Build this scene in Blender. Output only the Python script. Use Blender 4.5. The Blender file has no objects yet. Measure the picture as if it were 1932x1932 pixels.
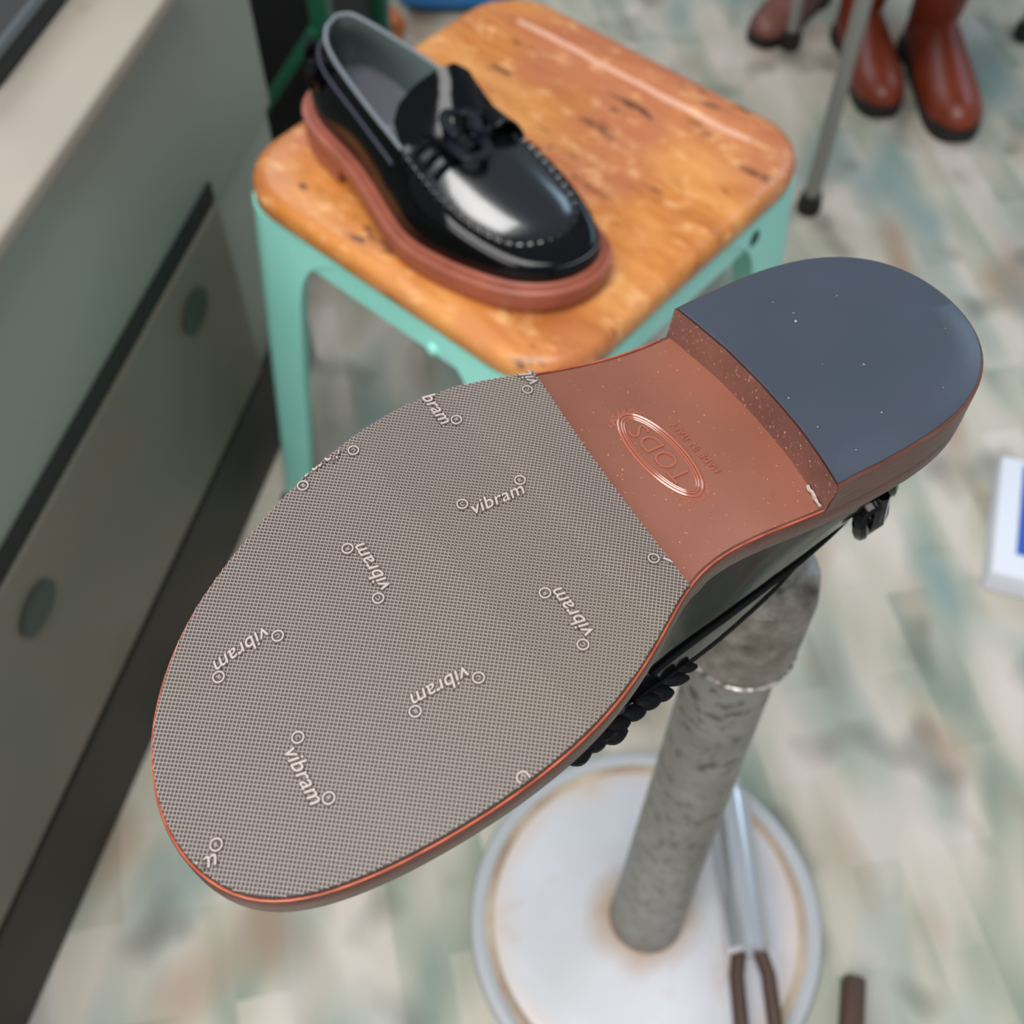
import bpy, bmesh, math, random
import numpy as np
from mathutils import Vector, Matrix
from mathutils.geometry import tessellate_polygon

# ------------------------------------------------------------------ camera, world, lights, exposure
scn = bpy.context.scene
COL = scn.collection
CAM_H = 1.05
PITCH = math.atan2(3366, 2249)
cam_d = bpy.data.cameras.new('camera')
cam = bpy.data.objects.new('camera', cam_d)
COL.objects.link(cam)
cam.location = (0, 0, CAM_H)
cam.rotation_euler = (math.pi / 2 - PITCH, 0, 0)
cam_d.sensor_width = 36
cam_d.lens = 36 * 2249 / 1932
cam_d.clip_start = 0.02
cam_d.dof.use_dof = True
cam_d.dof.focus_distance = 0.345
cam_d.dof.aperture_fstop = 12
scn.camera = cam

world = bpy.data.worlds.new('world')
scn.world = world
world.use_nodes = True
wn = world.node_tree
bgn = wn.nodes['Background']
bgn.inputs['Color'].default_value = (0.80, 0.88, 1.0, 1)
bgn.inputs['Strength'].default_value = 0.36

def area(name, loc, target, sx, sy, power, color):
    d = bpy.data.lights.new(name, 'AREA')
    d.shape = 'RECTANGLE'
    d.size, d.size_y = sx, sy
    d.energy = power
    d.color = color
    o = bpy.data.objects.new(name, d)
    COL.objects.link(o)
    o.location = loc
    o.rotation_euler = (Vector(target) - Vector(loc)).to_track_quat('-Z', 'Y').to_euler()
    return o
area('skylight_panel', (-0.22, -0.22, 2.5), (-0.10, 0.0, 0.0), 1.05, 1.15, 44, (1.0, 0.985, 0.96))
area('window_light_near', (-1.1, -1.35, 1.9), (0.05, 0.35, 0.2), 1.2, 1.2, 32, (1.0, 0.975, 0.94))
area('window_light_far', (-1.5, 2.7, 2.4), (0.0, 0.7, 0.45), 1.5, 1.3, 24, (0.97, 0.98, 1.0))
area('window_light_blue', (2.1, 2.1, 2.1), (0.1, 0.7, 0.5), 1.1, 0.8, 13, (0.55, 0.80, 1.0))

scn.view_settings.view_transform = 'Standard'
scn.view_settings.look = 'None'
scn.view_settings.gamma = 1
scn.view_settings.exposure = 0.0
scn.view_settings.use_curve_mapping = False

# ------------------------------------------------------------------ materials
def lin(r, g, b):
    f = lambda c: (c / 255 / 12.92) if c / 255 <= 0.04045 else ((c / 255 + 0.055) / 1.055) ** 2.4
    return (f(r), f(g), f(b), 1)

class NT:
    def __init__(s, name, rough=0.5, color=None, metal=0.0, coat=0.0, spec=None):
        s.m = bpy.data.materials.new(name)
        s.m.use_nodes = True
        s.t = s.m.node_tree
        s.b = s.t.nodes['Principled BSDF']
        s.b.inputs['Roughness'].default_value = rough
        s.b.inputs['Metallic'].default_value = metal
        s.b.inputs['Coat Weight'].default_value = coat
        s.b.inputs['Coat Roughness'].default_value = 0.05
        if spec is not None:
            s.b.inputs['Specular IOR Level'].default_value = spec
        if color:
            s.b.inputs['Base Color'].default_value = color
        s.tc = None
    def n(s, typ, **kw):
        nd = s.t.nodes.new(typ)
        for k, v in kw.items():
            if k in nd.inputs:
                nd.inputs[k].default_value = v
            else:
                setattr(nd, k, v)
        return nd
    def l(s, a, b):
        s.t.links.new(a, b)
    def coord(s, scale=(1, 1, 1), rot=(0, 0, 0)):
        if s.tc is None:
            s.tc = s.n('ShaderNodeTexCoord')
        mp = s.n('ShaderNodeMapping')
        mp.inputs['Scale'].default_value = scale
        mp.inputs['Rotation'].default_value = rot
        s.l(s.tc.outputs['Object'], mp.inputs['Vector'])
        return mp.outputs['Vector']
    def noise(s, scale, detail=3, rough=0.5, vec=None, dist=0.0):
        nd = s.n('ShaderNodeTexNoise')
        nd.inputs['Scale'].default_value = scale
        nd.inputs['Detail'].default_value = detail
        nd.inputs['Roughness'].default_value = rough
        nd.inputs['Distortion'].default_value = dist
        s.l(vec if vec is not None else s.coord(), nd.inputs['Vector'])
        return nd.outputs['Fac']
    def ramp(s, fac, stops, interp='LINEAR'):
        nd = s.n('ShaderNodeValToRGB')
        cr = nd.color_ramp
        cr.interpolation = interp
        cr.elements[0].position, cr.elements[0].color = stops[0]
        cr.elements[1].position, cr.elements[1].color = stops[-1]
        for p, c in stops[1:-1]:
            e = cr.elements.new(p)
            e.color = c
        s.l(fac, nd.inputs['Fac'])
        return nd.outputs['Color']
    def mix(s, fac, a, b, mode='MIX'):
        nd = s.n('ShaderNodeMix', data_type='RGBA', blend_type=mode)
        if isinstance(fac, float): nd.inputs[0].default_value = fac
        else: s.l(fac, nd.inputs[0])
        for i, v in ((6, a), (7, b)):
            if isinstance(v, tuple): nd.inputs[i].default_value = v
            else: s.l(v, nd.inputs[i])
        return nd.outputs[2]
    def color(s, c): s.l(c, s.b.inputs['Base Color']); return s
    def bump(s, h, strength=0.3, dist=0.001):
        nd = s.n('ShaderNodeBump')
        nd.inputs['Strength'].default_value = strength
        nd.inputs['Distance'].default_value = dist
        s.l(h, nd.inputs['Height'])
        s.l(nd.outputs['Normal'], s.b.inputs['Normal'])
        return s
def B(v): return (v, v, v, 1)

M = {}
m = NT('black_patent_leather', 0.12, lin(6, 6, 8), coat=0.0, spec=0.28)
m.bump(m.noise(60, 2), 0.12, 0.002); M['patent'] = m.m
m = NT('black_apron_leather', 0.22, lin(12, 15, 18), coat=0.5, spec=0.7)
m.bump(m.noise(45, 2), 0.10, 0.002); M['apron'] = m.m
M['matte_black'] = NT('matte_black_coating', 0.42, lin(19, 21, 30), spec=0.3).m
m = NT('black_cord', 0.6, lin(11, 11, 13), spec=0.2); m.bump(m.noise(900, 2), 0.6, 0.0006); M['cord'] = m.m
m = NT('grey_binding', 0.4, lin(118, 124, 130)); M['binding'] = m.m
m = NT('navy_grey_stitch_cord', 0.6, lin(62, 63, 80)); m.bump(m.noise(1200, 2), 0.6, 0.0005); M['stitch'] = m.m
m = NT('lining_leather', 0.35, lin(92, 106, 102)); m.bump(m.noise(300, 3), 0.2, 0.0005); M['lining'] = m.m
m = NT('insole_leather', 0.3, lin(104, 105, 114), spec=0.7); m.bump(m.noise(400, 3), 0.2, 0.0004); M['insole'] = m.m
# brown rubber of the standing shoe
m = NT('russet_rubber', 0.38, lin(152, 84, 64))
m.color(m.ramp(m.noise(40, 3), [(0.35, lin(143, 78, 60)), (0.65, lin(160, 90, 70))]))
m.bump(m.noise(900, 2), 0.08, 0.0004); M['russet'] = m.m
# brown polished leather of the upturned shoe's waist
m = NT('brown_waist_leather', 0.26, spec=0.55)
v = m.noise(14, 4)
c = m.ramp(v, [(0.35, lin(116, 71, 55)), (0.7, lin(136, 85, 68))])
sp = m.noise(900, 2)
c = m.mix(m.ramp(sp, [(0.70, B(0)), (0.78, B(1))]), c, lin(196, 134, 104))
m.color(c); m.bump(m.noise(500, 3), 0.12, 0.0004); M['waist'] = m.m
M['stamp'] = NT('stamped_leather_line', 0.16, lin(150, 86, 66), spec=0.8).m
m = NT('brown_heel_breast', 0.55)
c = m.ramp(m.noise(30, 4), [(0.3, lin(92, 60, 52)), (0.7, lin(122, 78, 66))])
c = m.mix(m.ramp(m.noise(800, 2), [(0.64, B(0)), (0.74, B(1))]), c, lin(180, 130, 110))
m.color(c); m.bump(m.noise(900, 3), 0.3, 0.0004); M['breast'] = m.m
m = NT('stacked_brown_edge', 0.36, spec=0.5)
st = m.noise(60, 5, 0.6, m.coord((1, 1, 14)))
m.color(m.ramp(st, [(0.3, lin(70, 40, 32)), (0.7, lin(102, 62, 50))]))
m.bump(m.noise(90, 4, 0.6, m.coord((1, 1, 10))), 0.25, 0.0006); M['edge'] = m.m
m = NT('orange_trim_edge', 0.4)
m.color(m.ramp(m.noise(150, 3), [(0.3, lin(142, 64, 40)), (0.75, lin(190, 98, 70))])); M['trim'] = m.m
m = NT('grey_heel_rubber', 0.40, spec=0.6)
c = m.ramp(m.noise(12, 3), [(0.3, lin(45, 53, 63)), (0.7, lin(55, 60, 74))])
c = m.mix(m.ramp(m.noise(420, 1), [(0.78, B(0)), (0.81, B(1))]), c, lin(160, 160, 160))
m.color(c); m.bump(m.noise(200, 4), 0.15, 0.0005); M['heelcap'] = m.m
m = NT('half_sole_rubber_shaded', 0.5)
m.color(m.ramp(m.noise(9, 2), [(0.3, lin(62, 53, 50)), (0.7, lin(74, 66, 61))])); M['halfsole'] = m.m  # same rubber as the ridges, darkened for the shade in the pits
m = NT('half_sole_rubber_lit_ridge', 0.42)
m.color(m.ramp(m.noise(9, 2), [(0.3, lin(140, 129, 126)), (0.7, lin(144, 134, 124))])); M['ridge'] = m.m  # same rubber as the sheet, light on the ridge tops put into the colour
m = NT('half_sole_letter_rubber', 0.42, lin(166, 153, 146)); M['letters'] = m.m  # paler than the sheet: light on the raised letters is in the colour
# wood
m = NT('worn_orange_wood', 0.33, spec=0.5)
g1 = m.noise(26, 6, 0.65, m.coord((1, 0.16, 1), (0, 0, 0.35)), 0.6)
c = m.ramp(g1, [(0.25, lin(150, 80, 34)), (0.45, lin(196, 122, 56)), (0.62, lin(218, 150, 84)), (0.8, lin(182, 106, 54))])
big = m.noise(5.5, 3, 0.5)
c = m.mix(m.ramp(big, [(0.46, B(0)), (0.6, B(0.75))]), c, lin(176, 104, 74))
fl = m.noise(75, 5, 0.7, m.coord((1, 0.5, 1), (0, 0, 0.8)))
c = m.mix(m.ramp(fl, [(0.54, B(0)), (0.68, B(0.7))]), c, lin(238, 186, 128))
gash = m.noise(46, 4, 0.65, m.coord((1, 0.3, 1), (0, 0, -0.6)))
c = m.mix(m.ramp(gash, [(0.60, B(0)), (0.66, B(0.9))]), c, lin(84, 50, 36))
# pale worn line along the back edge of the dish
tc = m.tc
sep = m.n('ShaderNodeSeparateXYZ'); m.l(tc.outputs['Object'], sep.inputs[0])
def mth(nt, op, a, b=None):
    nd = nt.n('ShaderNodeMath', operation=op)
    for i, q in enumerate((a, b)):
        if q is None: continue
        if isinstance(q, (int, float)): nd.inputs[i].default_value = q
        else: nt.l(q, nd.inputs[i])
    return nd.outputs[0]
wob = mth(m, 'MULTIPLY', m.noise(30, 2), 0.006)
dl = mth(m, 'ABSOLUTE', mth(m, 'SUBTRACT', mth(m, 'ADD', sep.outputs['X'], wob), 0.130))
near = mth(m, 'LESS_THAN', dl, 0.0026)
ylim = mth(m, 'LESS_THAN', mth(m, 'ABSOLUTE', mth(m, 'ADD', sep.outputs['Y'], 0.0)), 0.118)
c = m.mix(mth(m, 'MULTIPLY', mth(m, 'MULTIPLY', near, ylim), 0.6), c, lin(236, 190, 168))
m.color(c)
m.bump(m.noise(60, 5, 0.6, m.coord((1, 0.3, 1))), 0.35, 0.0015)
M['wood'] = m.m
m = NT('mint_painted_steel', 0.42)
c = m.ramp(m.noise(8, 3), [(0.3, lin(148, 224, 208)), (0.7, lin(158, 230, 216))])
c = m.mix(m.ramp(m.noise(120, 3), [(0.70, B(0)), (0.76, B(0.7))]), c, lin(90, 120, 110))
m.color(c); M['mint'] = m.m
M['dark_slot'] = NT('dark_slot', 0.8, lin(24, 60, 54)).m
# floor
m = NT('mottled_vinyl_floor', 0.45)
vb = m.coord((1, 1, 1))
brick = m.n('ShaderNodeTexBrick')
mp = m.n('ShaderNodeMapping'); mp.inputs['Rotation'].default_value = (0, 0, math.radians(78)); m.l(m.tc.outputs['Object'], mp.inputs['Vector'])
m.l(mp.outputs['Vector'], brick.inputs['Vector'])
brick.inputs['Scale'].default_value = 1.0
brick.inputs['Brick Width'].default_value = 0.17
brick.inputs['Row Height'].default_value = 0.045
brick.inputs['Mortar Size'].default_value = 0.0
brick.inputs['Color1'].default_value = B(0.0)
brick.inputs['Color2'].default_value = B(1.0)
n1 = m.noise(11, 1, 0.4, m.coord((1.6, 0.6, 1)), 0.15)
mixf = m.mix(0.78, brick.outputs['Color'], n1)
c = m.ramp(mixf, [(0.28, lin(134, 144, 128)), (0.48, lin(184, 180, 164)), (0.70, lin(206, 196, 186))])
n2 = m.noise(9, 1, 0.4, m.coord((1.3, 0.7, 1)), 0.2)
c = m.mix(m.ramp(n2, [(0.54, B(0)), (0.74, B(0.75))]), c, lin(158, 126, 102))
n3 = m.noise(9, 1, 0.4, m.coord((1.2, 0.5, 3)), 0.2)
c = m.mix(m.ramp(n3, [(0.50, B(0)), (0.72, B(0.75))]), c, lin(112, 142, 140))
n4 = m.noise(14, 1, 0.4, m.coord((1.0, 0.9, 5)))
c = m.mix(m.ramp(n4, [(0.58, B(0)), (0.76, B(0.7))]), c, lin(98, 98, 86))
m.color(c); M['floor'] = m.m
# stand
m = NT('mottled_grey_iron', 0.42, metal=0.25)
c = m.ramp(m.noise(30, 5, 0.6), [(0.3, lin(116, 116, 108)), (0.7, lin(148, 146, 137))])
c = m.mix(m.ramp(m.noise(110, 4, 0.6), [(0.54, B(0)), (0.64, B(0.8))]), c, lin(66, 62, 56))
m.color(c); m.bump(m.noise(90, 4), 0.3, 0.001); M['iron'] = m.m
m = NT('scuffed_iron_collar', 0.4, metal=0.3)
c = m.ramp(m.noise(60, 5, 0.65), [(0.3, lin(64, 56, 50)), (0.5, lin(116, 108, 98)), (0.7, lin(150, 146, 138))])
m.color(c); m.bump(m.noise(150, 4), 0.5, 0.001); M['collar'] = m.m
m = NT('worn_bright_lip', 0.25, lin(200, 196, 188), metal=0.6)
m.color(m.ramp(m.noise(220, 4, 0.6), [(0.42, lin(90, 84, 78)), (0.55, lin(214, 208, 200))])); M['lip'] = m.m
m = NT('pale_painted_base', 0.32)
c = m.ramp(m.noise(9, 3), [(0.3, lin(192, 192, 196)), (0.7, lin(212, 212, 218))])
c = m.mix(m.ramp(m.noise(22, 3), [(0.62, B(0)), (0.76, B(0.5))]), c, lin(186, 160, 138))
ln = m.n('ShaderNodeVectorMath', operation='LENGTH'); m.l(m.tc.outputs['Object'], ln.inputs[0])
rr = m.n('ShaderNodeMath', operation='ADD'); m.l(ln.outputs['Value'], rr.inputs[0])
r2 = m.n('ShaderNodeMath', operation='MULTIPLY'); m.l(m.noise(25, 3), r2.inputs[0]); r2.inputs[1].default_value = 0.03; m.l(r2.outputs[0], rr.inputs[1])
c = m.mix(m.ramp(rr.outputs[0], [(0.050, B(0.85)), (0.072, B(0))]), c, lin(176, 146, 118))
c = m.mix(m.ramp(rr.outputs[0], [(0.125, B(0)), (0.148, B(0.6))]), c, lin(214, 190, 172))
m.color(c); M['base'] = m.m
m = NT('rusty_tan_seam', 0.5)
m.color(m.ramp(m.noise(20, 3), [(0.3, lin(150, 128, 108)), (0.7, lin(196, 176, 154))])); M['seam'] = m.m
M['rim'] = NT('grey_rim', 0.35, lin(176, 178, 182)).m
M['steel'] = NT('polished_steel', 0.22, lin(214, 216, 220), metal=0.7).m
m = NT('dark_brown_iron', 0.5, lin(72, 50, 38)); M['darkiron'] = m.m
m = NT('grey_steel_tube', 0.35, lin(136, 136, 130), metal=0.3); M['tube'] = m.m
M['foot_rubber'] = NT('black_rubber', 0.6, lin(18, 18, 18)).m
m = NT('boot_leather', 0.38)
m.color(m.ramp(m.noise(10, 3), [(0.35, lin(104, 38, 16)), (0.7, lin(140, 58, 32))])); M['boot'] = m.m
m = NT('pinkish_brown_leather', 0.45)
m.color(m.ramp(m.noise(10, 3), [(0.35, lin(84, 44, 36)), (0.7, lin(140, 88, 78))])); M['boot2'] = m.m
# cabinet
m = NT('grey_green_enamel', 0.4)
m.color(m.ramp(m.noise(4, 3), [(0.35, lin(138, 144, 134)), (0.7, lin(146, 148, 138))])); M['cab'] = m.m
m = NT('shaded_olive_grey_drawer', 0.4)
m.color(m.ramp(m.noise(6, 3), [(0.3, lin(98, 98, 86)), (0.7, lin(112, 100, 86))])); M['drawer'] = m.m  # darker than the body: weaker light low on the front is painted in
m = NT('worn_beige_laminate', 0.45)
c = m.ramp(m.noise(7, 3), [(0.35, lin(156, 146, 136)), (0.65, lin(166, 156, 140))])
c = m.mix(m.ramp(m.noise(20, 2), [(0.68, B(0)), (0.76, B(0.4))]), c, lin(150, 134, 118))
m.color(c); M['top'] = m.m
M['gap'] = NT('black_gap', 0.7, lin(16, 18, 16)).m
M['greygrip'] = NT('dark_grip', 0.5, lin(52, 60, 54)).m
M['tray'] = NT('blue_grey_steel', 0.35, lin(96, 102, 106), metal=0.3).m
M['traydark'] = NT('dark_grey_felt', 0.8, lin(46, 46, 46)).m
M['green'] = NT('dark_green_enamel', 0.4, lin(20, 84, 62)).m
M['black'] = NT('black_void_paint', 0.7, lin(8, 9, 9)).m
M['white_box'] = NT('white_card', 0.5, lin(222, 226, 236)).m
M['blue'] = NT('blue_print', 0.45, lin(36, 84, 178)).m
M['bluecloth'] = NT('blue_cloth', 0.8, lin(42, 106, 162)).m
M['orange'] = NT('orange_brown_leather', 0.5, lin(196, 106, 58)).m
M['pale'] = NT('pale_green_cloth', 0.8, lin(176, 192, 182)).m
M['wall'] = NT('grey_wall_paint', 0.7, lin(150, 154, 150)).m

# ------------------------------------------------------------------ helpers
def link(name, verts, faces, mat, parent=None, smooth=True, matrix=None, angle=35):
    me = bpy.data.meshes.new(name)
    vs = [tuple(map(float, v)) for v in verts]
    me.from_pydata(vs, [], faces)
    bm = bmesh.new(); bm.from_mesh(me)
    bmesh.ops.recalc_face_normals(bm, faces=bm.faces)
    if smooth:
        ca = math.radians(angle)
        for f in bm.faces: f.smooth = True
        for e in bm.edges:
            if len(e.link_faces) == 2 and e.calc_face_angle(0) > ca: e.smooth = False
    bm.to_mesh(me); bm.free()
    me.materials.append(mat)
    o = bpy.data.objects.new(name, me)
    COL.objects.link(o)
    if parent is not None: o.parent = parent
    if matrix is not None: o.matrix_local = matrix
    return o

def empty(name, loc, rotz=0, label=None, cat=None, group=None, matrix=None):
    o = bpy.data.objects.new(name, None)
    COL.objects.link(o)
    o.empty_display_size = 0.05
    o.location = loc; o.rotation_euler = (0, 0, rotz)
    if matrix is not None: o.matrix_world = matrix
    tag(o, label, cat, group)
    return o
def tag(o, label=None, cat=None, group=None, kind=None):
    if label: o['label'] = label
    if cat: o['category'] = cat
    if group: o['group'] = group
    if kind: o['kind'] = kind
    return o

class G:
    """collects geometry"""
    def __init__(s): s.v = []; s.f = []
    def add(s, verts, faces):
        k = len(s.v); s.v += [tuple(v) for v in verts]; s.f += [tuple(i + k for i in f) for f in faces]; return s
    def box(s, x0, x1, y0, y1, z0, z1, mat=None):
        v = [(x, y, z) for z in (z0, z1) for y in (y0, y1) for x in (x0, x1)]
        if mat is not None: v = [tuple(mat @ Vector(q)) for q in v]
        return s.add(v, [(0, 2, 3, 1), (4, 5, 7, 6), (0, 1, 5, 4), (2, 6, 7, 3), (0, 4, 6, 2), (1, 3, 7, 5)])
    def rings(s, rings, closed=True, cap0=False, cap1=False):
        n = len(rings[0]); v = []; f = []
        for r in rings: v += [tuple(p) for p in r]
        for i in range(len(rings) - 1):
            for j in range(n if closed else n - 1):
                a = i * n + j; b = i * n + (j + 1) % n
                f.append((a, b, b + n, a + n))
        if cap0: f.append(tuple(range(n))[::-1])
        if cap1: f.append(tuple((len(rings) - 1) * n + j for j in range(n)))
        return s.add(v, f)
    def tube(s, pts, r, n=10, closed=False, flat=1.0, up=None):
        pts = [Vector(p) for p in pts]; N = len(pts); rr = r if callable(r) else (lambda i: r)
        rings = []; prev = None
        for i, p in enumerate(pts):
            if closed: t = pts[(i + 1) % N] - pts[(i - 1) % N]
            else: t = pts[min(i + 1, N - 1)] - pts[max(i - 1, 0)]
            t.normalize()
            if up is not None: u = Vector(up) - t * t.dot(Vector(up))
            elif prev is None:
                a = Vector((0, 0, 1)) if abs(t.z) < 0.9 else Vector((1, 0, 0)); u = a - t * t.dot(a)
            else: u = prev - t * t.dot(prev)
            u.normalize(); prev = u; w = t.cross(u)
            R = rr(i)
            rings.append([p + u * (R * flat * math.cos(2 * math.pi * k / n)) + w * (R * math.sin(2 * math.pi * k / n)) for k in range(n)])
        if closed:
            rings.append(rings[0]); return s.rings(rings)
        return s.rings(rings, True, True, True)
    def lathe(s, prof, c=(0, 0, 0), n=48):
        rings = [[(c[0] + r * math.cos(2 * math.pi * k / n), c[1] + r * math.sin(2 * math.pi * k / n), c[2] + z) for k in range(n)] for r, z in prof]
        return s.rings(rings, True, True, True)
    def out(s, name, mat, parent=None, smooth=True, matrix=None, angle=35):
        return link(name, s.v, s.f, mat, parent, smooth, matrix, angle)

def text_geo(body, size=1.0, extrude=0.05, offset=0.0, shear=0.0, spacing=1.0, res=3):
    cu = bpy.data.curves.new('text_tmp', 'FONT')
    cu.body = body; cu.size = size; cu.extrude = extrude; cu.offset = offset; cu.shear = shear
    cu.space_character = spacing; cu.resolution_u = res; cu.align_x = 'LEFT'
    o = bpy.data.objects.new('text_tmp', cu)
    COL.objects.link(o)
    bpy.context.view_layer.update()
    dg = bpy.context.evaluated_depsgraph_get()
    me = o.evaluated_get(dg).to_mesh()
    v = np.array([tuple(q.co) for q in me.vertices]) if len(me.vertices) else np.zeros((0, 3))
    f = [tuple(p.vertices) for p in me.polygons]
    o.evaluated_get(dg).to_mesh_clear()
    bpy.data.objects.remove(o); bpy.data.curves.remove(cu)
    return v, f

# ------------------------------------------------------------------ the loafer
OUT = [(124.5, 78.6), (133.1, 81.2), (142.2, 83.4), (151.5, 85.4), (161.1, 87.6), (170.9, 88.0), (180.6, 87.3), (190.3, 85.5), (199.8, 83.2), (209.3, 80.9), (218.6, 77.7), (227.7, 74.2), (236.7, 70.6), (245.9, 66.6), (254.3, 61.7), (262.0, 55.8), (269.3, 49.2), (275.5, 41.6), (280.3, 33.1), (283.4, 23.8), (285.0, 14.2), (284.4, 4.4), (281.7, -5.0), (276.8, -13.4), (269.5, -19.9), (260.5, -23.9), (251.3, -27.2), (241.8, -29.5), (232.1, -31.0), (222.4, -32.2), (212.6, -32.9), (202.8, -32.9), (193.0, -32.5), (183.3, -31.3), (173.7, -29.1), (164.4, -26.2), (155.2, -22.7), (146.3, -18.5), (137.6, -13.6), (128.6, -10.0), (118.9, -8.4), (109.1, -8.6), (99.3, -9.4), (89.6, -11.0), (80.1, -12.9), (70.6, -14.3), (60.8, -15.4), (51.1, -16.3), (41.3, -16.6), (31.5, -16.3), (21.9, -14.6), (12.9, -10.8), (5.1, -5.0), (-0.7, 2.9), (-3.9, 12.1), (-5.1, 21.8), (-4.4, 31.5), (-1.4, 40.8), (3.9, 49.0), (11.1, 55.5), (19.7, 60.2), (28.8, 63.6), (38.4, 65.7), (48.1, 66.9), (57.9, 67.9), (67.6, 68.6), (77.0, 69.6), (86.7, 70.8), (96.5, 72.4), (106.1, 74.4), (115.6, 76.6)]
def resample(P, n, closed=True):
    P = np.asarray(P, float)
    Q = np.vstack([P, P[:1]]) if closed else P
    d = np.r_[0, np.cumsum(np.linalg.norm(np.diff(Q, axis=0), axis=1))]
    s = np.linspace(0, d[-1], n + 1)[:-1] if closed else np.linspace(0, d[-1], n)
    return np.stack([np.interp(s, d, Q[:, k]) for k in range(Q.shape[1])], 1)
def csmooth(P, it=2):
    P = np.array(P, float)
    for _ in range(it): P = 0.25 * np.roll(P, 1, 0) + 0.5 * P + 0.25 * np.roll(P, -1, 0)
    return P
NO = 180
OUTM = csmooth(resample(csmooth(OUT, 1), NO), 3) / 1000.0     # clockwise from above, y+ is the outer side
def normals2(P):
    t = np.roll(P, -1, 0) - np.roll(P, 1, 0)
    t /= np.linalg.norm(t, axis=1)[:, None]
    return np.stack([-t[:, 1], t[:, 0]], 1)           # clockwise path -> outward is left
NRM = csmooth(normals2(OUTM), 2); NRM /= np.linalg.norm(NRM, axis=1)[:, None]
def inset(d): return OUTM - NRM * d
def spine(p):
    x = min(max(p[0], 0.045), 0.225)
    return np.array([x, 0.0265])
def shrink(P, k):
    return np.array([spine(p) + (p - spine(p)) * k for p in P])
def inside(poly, pts):
    pts = np.atleast_2d(pts); x, y = pts[:, 0], pts[:, 1]
    r = np.zeros(len(pts), bool); n = len(poly); j = n - 1
    for i in range(n):
        xi, yi = poly[i]; xj, yj = poly[j]
        if yi != yj:
            c = ((yi > y) != (yj > y)) & (x < (xj - xi) * (y - yi) / (yj - yi) + xi)
            r ^= c
        j = i
    return r

def zspring(x): return 0.012 * max(0.0, (x - 0.185) / 0.1) ** 2
def bottom_fore(x):      # underside of the upturned shoe's sole plate (0 = tread plane)
    if x >= 0.185: return 0.0014 + zspring(x)
    if x >= 0.150: return 0.0014
    t = min((0.150 - x) / 0.072, 1.0)
    return 0.0014 + 0.0112 * (t * t * (3 - 2 * t)) ** 0.8
def feather_fore(x): return bottom_fore(x) + 0.0116
def bottom_stand(x):
    if x > 0.215: return 0.0055 * ((x - 0.215) / 0.07) ** 2
    if x > 0.135: return 0.0
    t = min((0.135 - x) / 0.055, 1.0)
    return 0.0125 * t * t * (3 - 2 * t)
def feather_stand(x):
    t = min(max((0.165 - x) / 0.09, 0), 1)
    return 0.0215 + 0.0085 * t * t * (3 - 2 * t) + (0.003 * ((x - 0.215) / 0.07) ** 2 if x > 0.215 else 0)

TOP = [(24, 22, 95), (30, 36, 94.5), (42, 46, 92), (63, 52, 88.5), (85, 56, 85), (108, 59, 80), (133, 61, 74), (151, 62, 68), (170, 63.5, 62), (186, 63.5, 56.5), (210, 60, 48.5), (228, 53, 43), (241, 42, 39.5), (249, 24, 38), (252, 9, 38.5), (249, -4, 41), (240, -11.5, 45), (218, -14.5, 52), (199, -14.5, 58), (170, -13, 66), (150, -12, 70), (125, -10, 75.5), (107, -8, 79), (75, -3, 84), (42, 6, 91), (29, 12, 94.5)]

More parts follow.
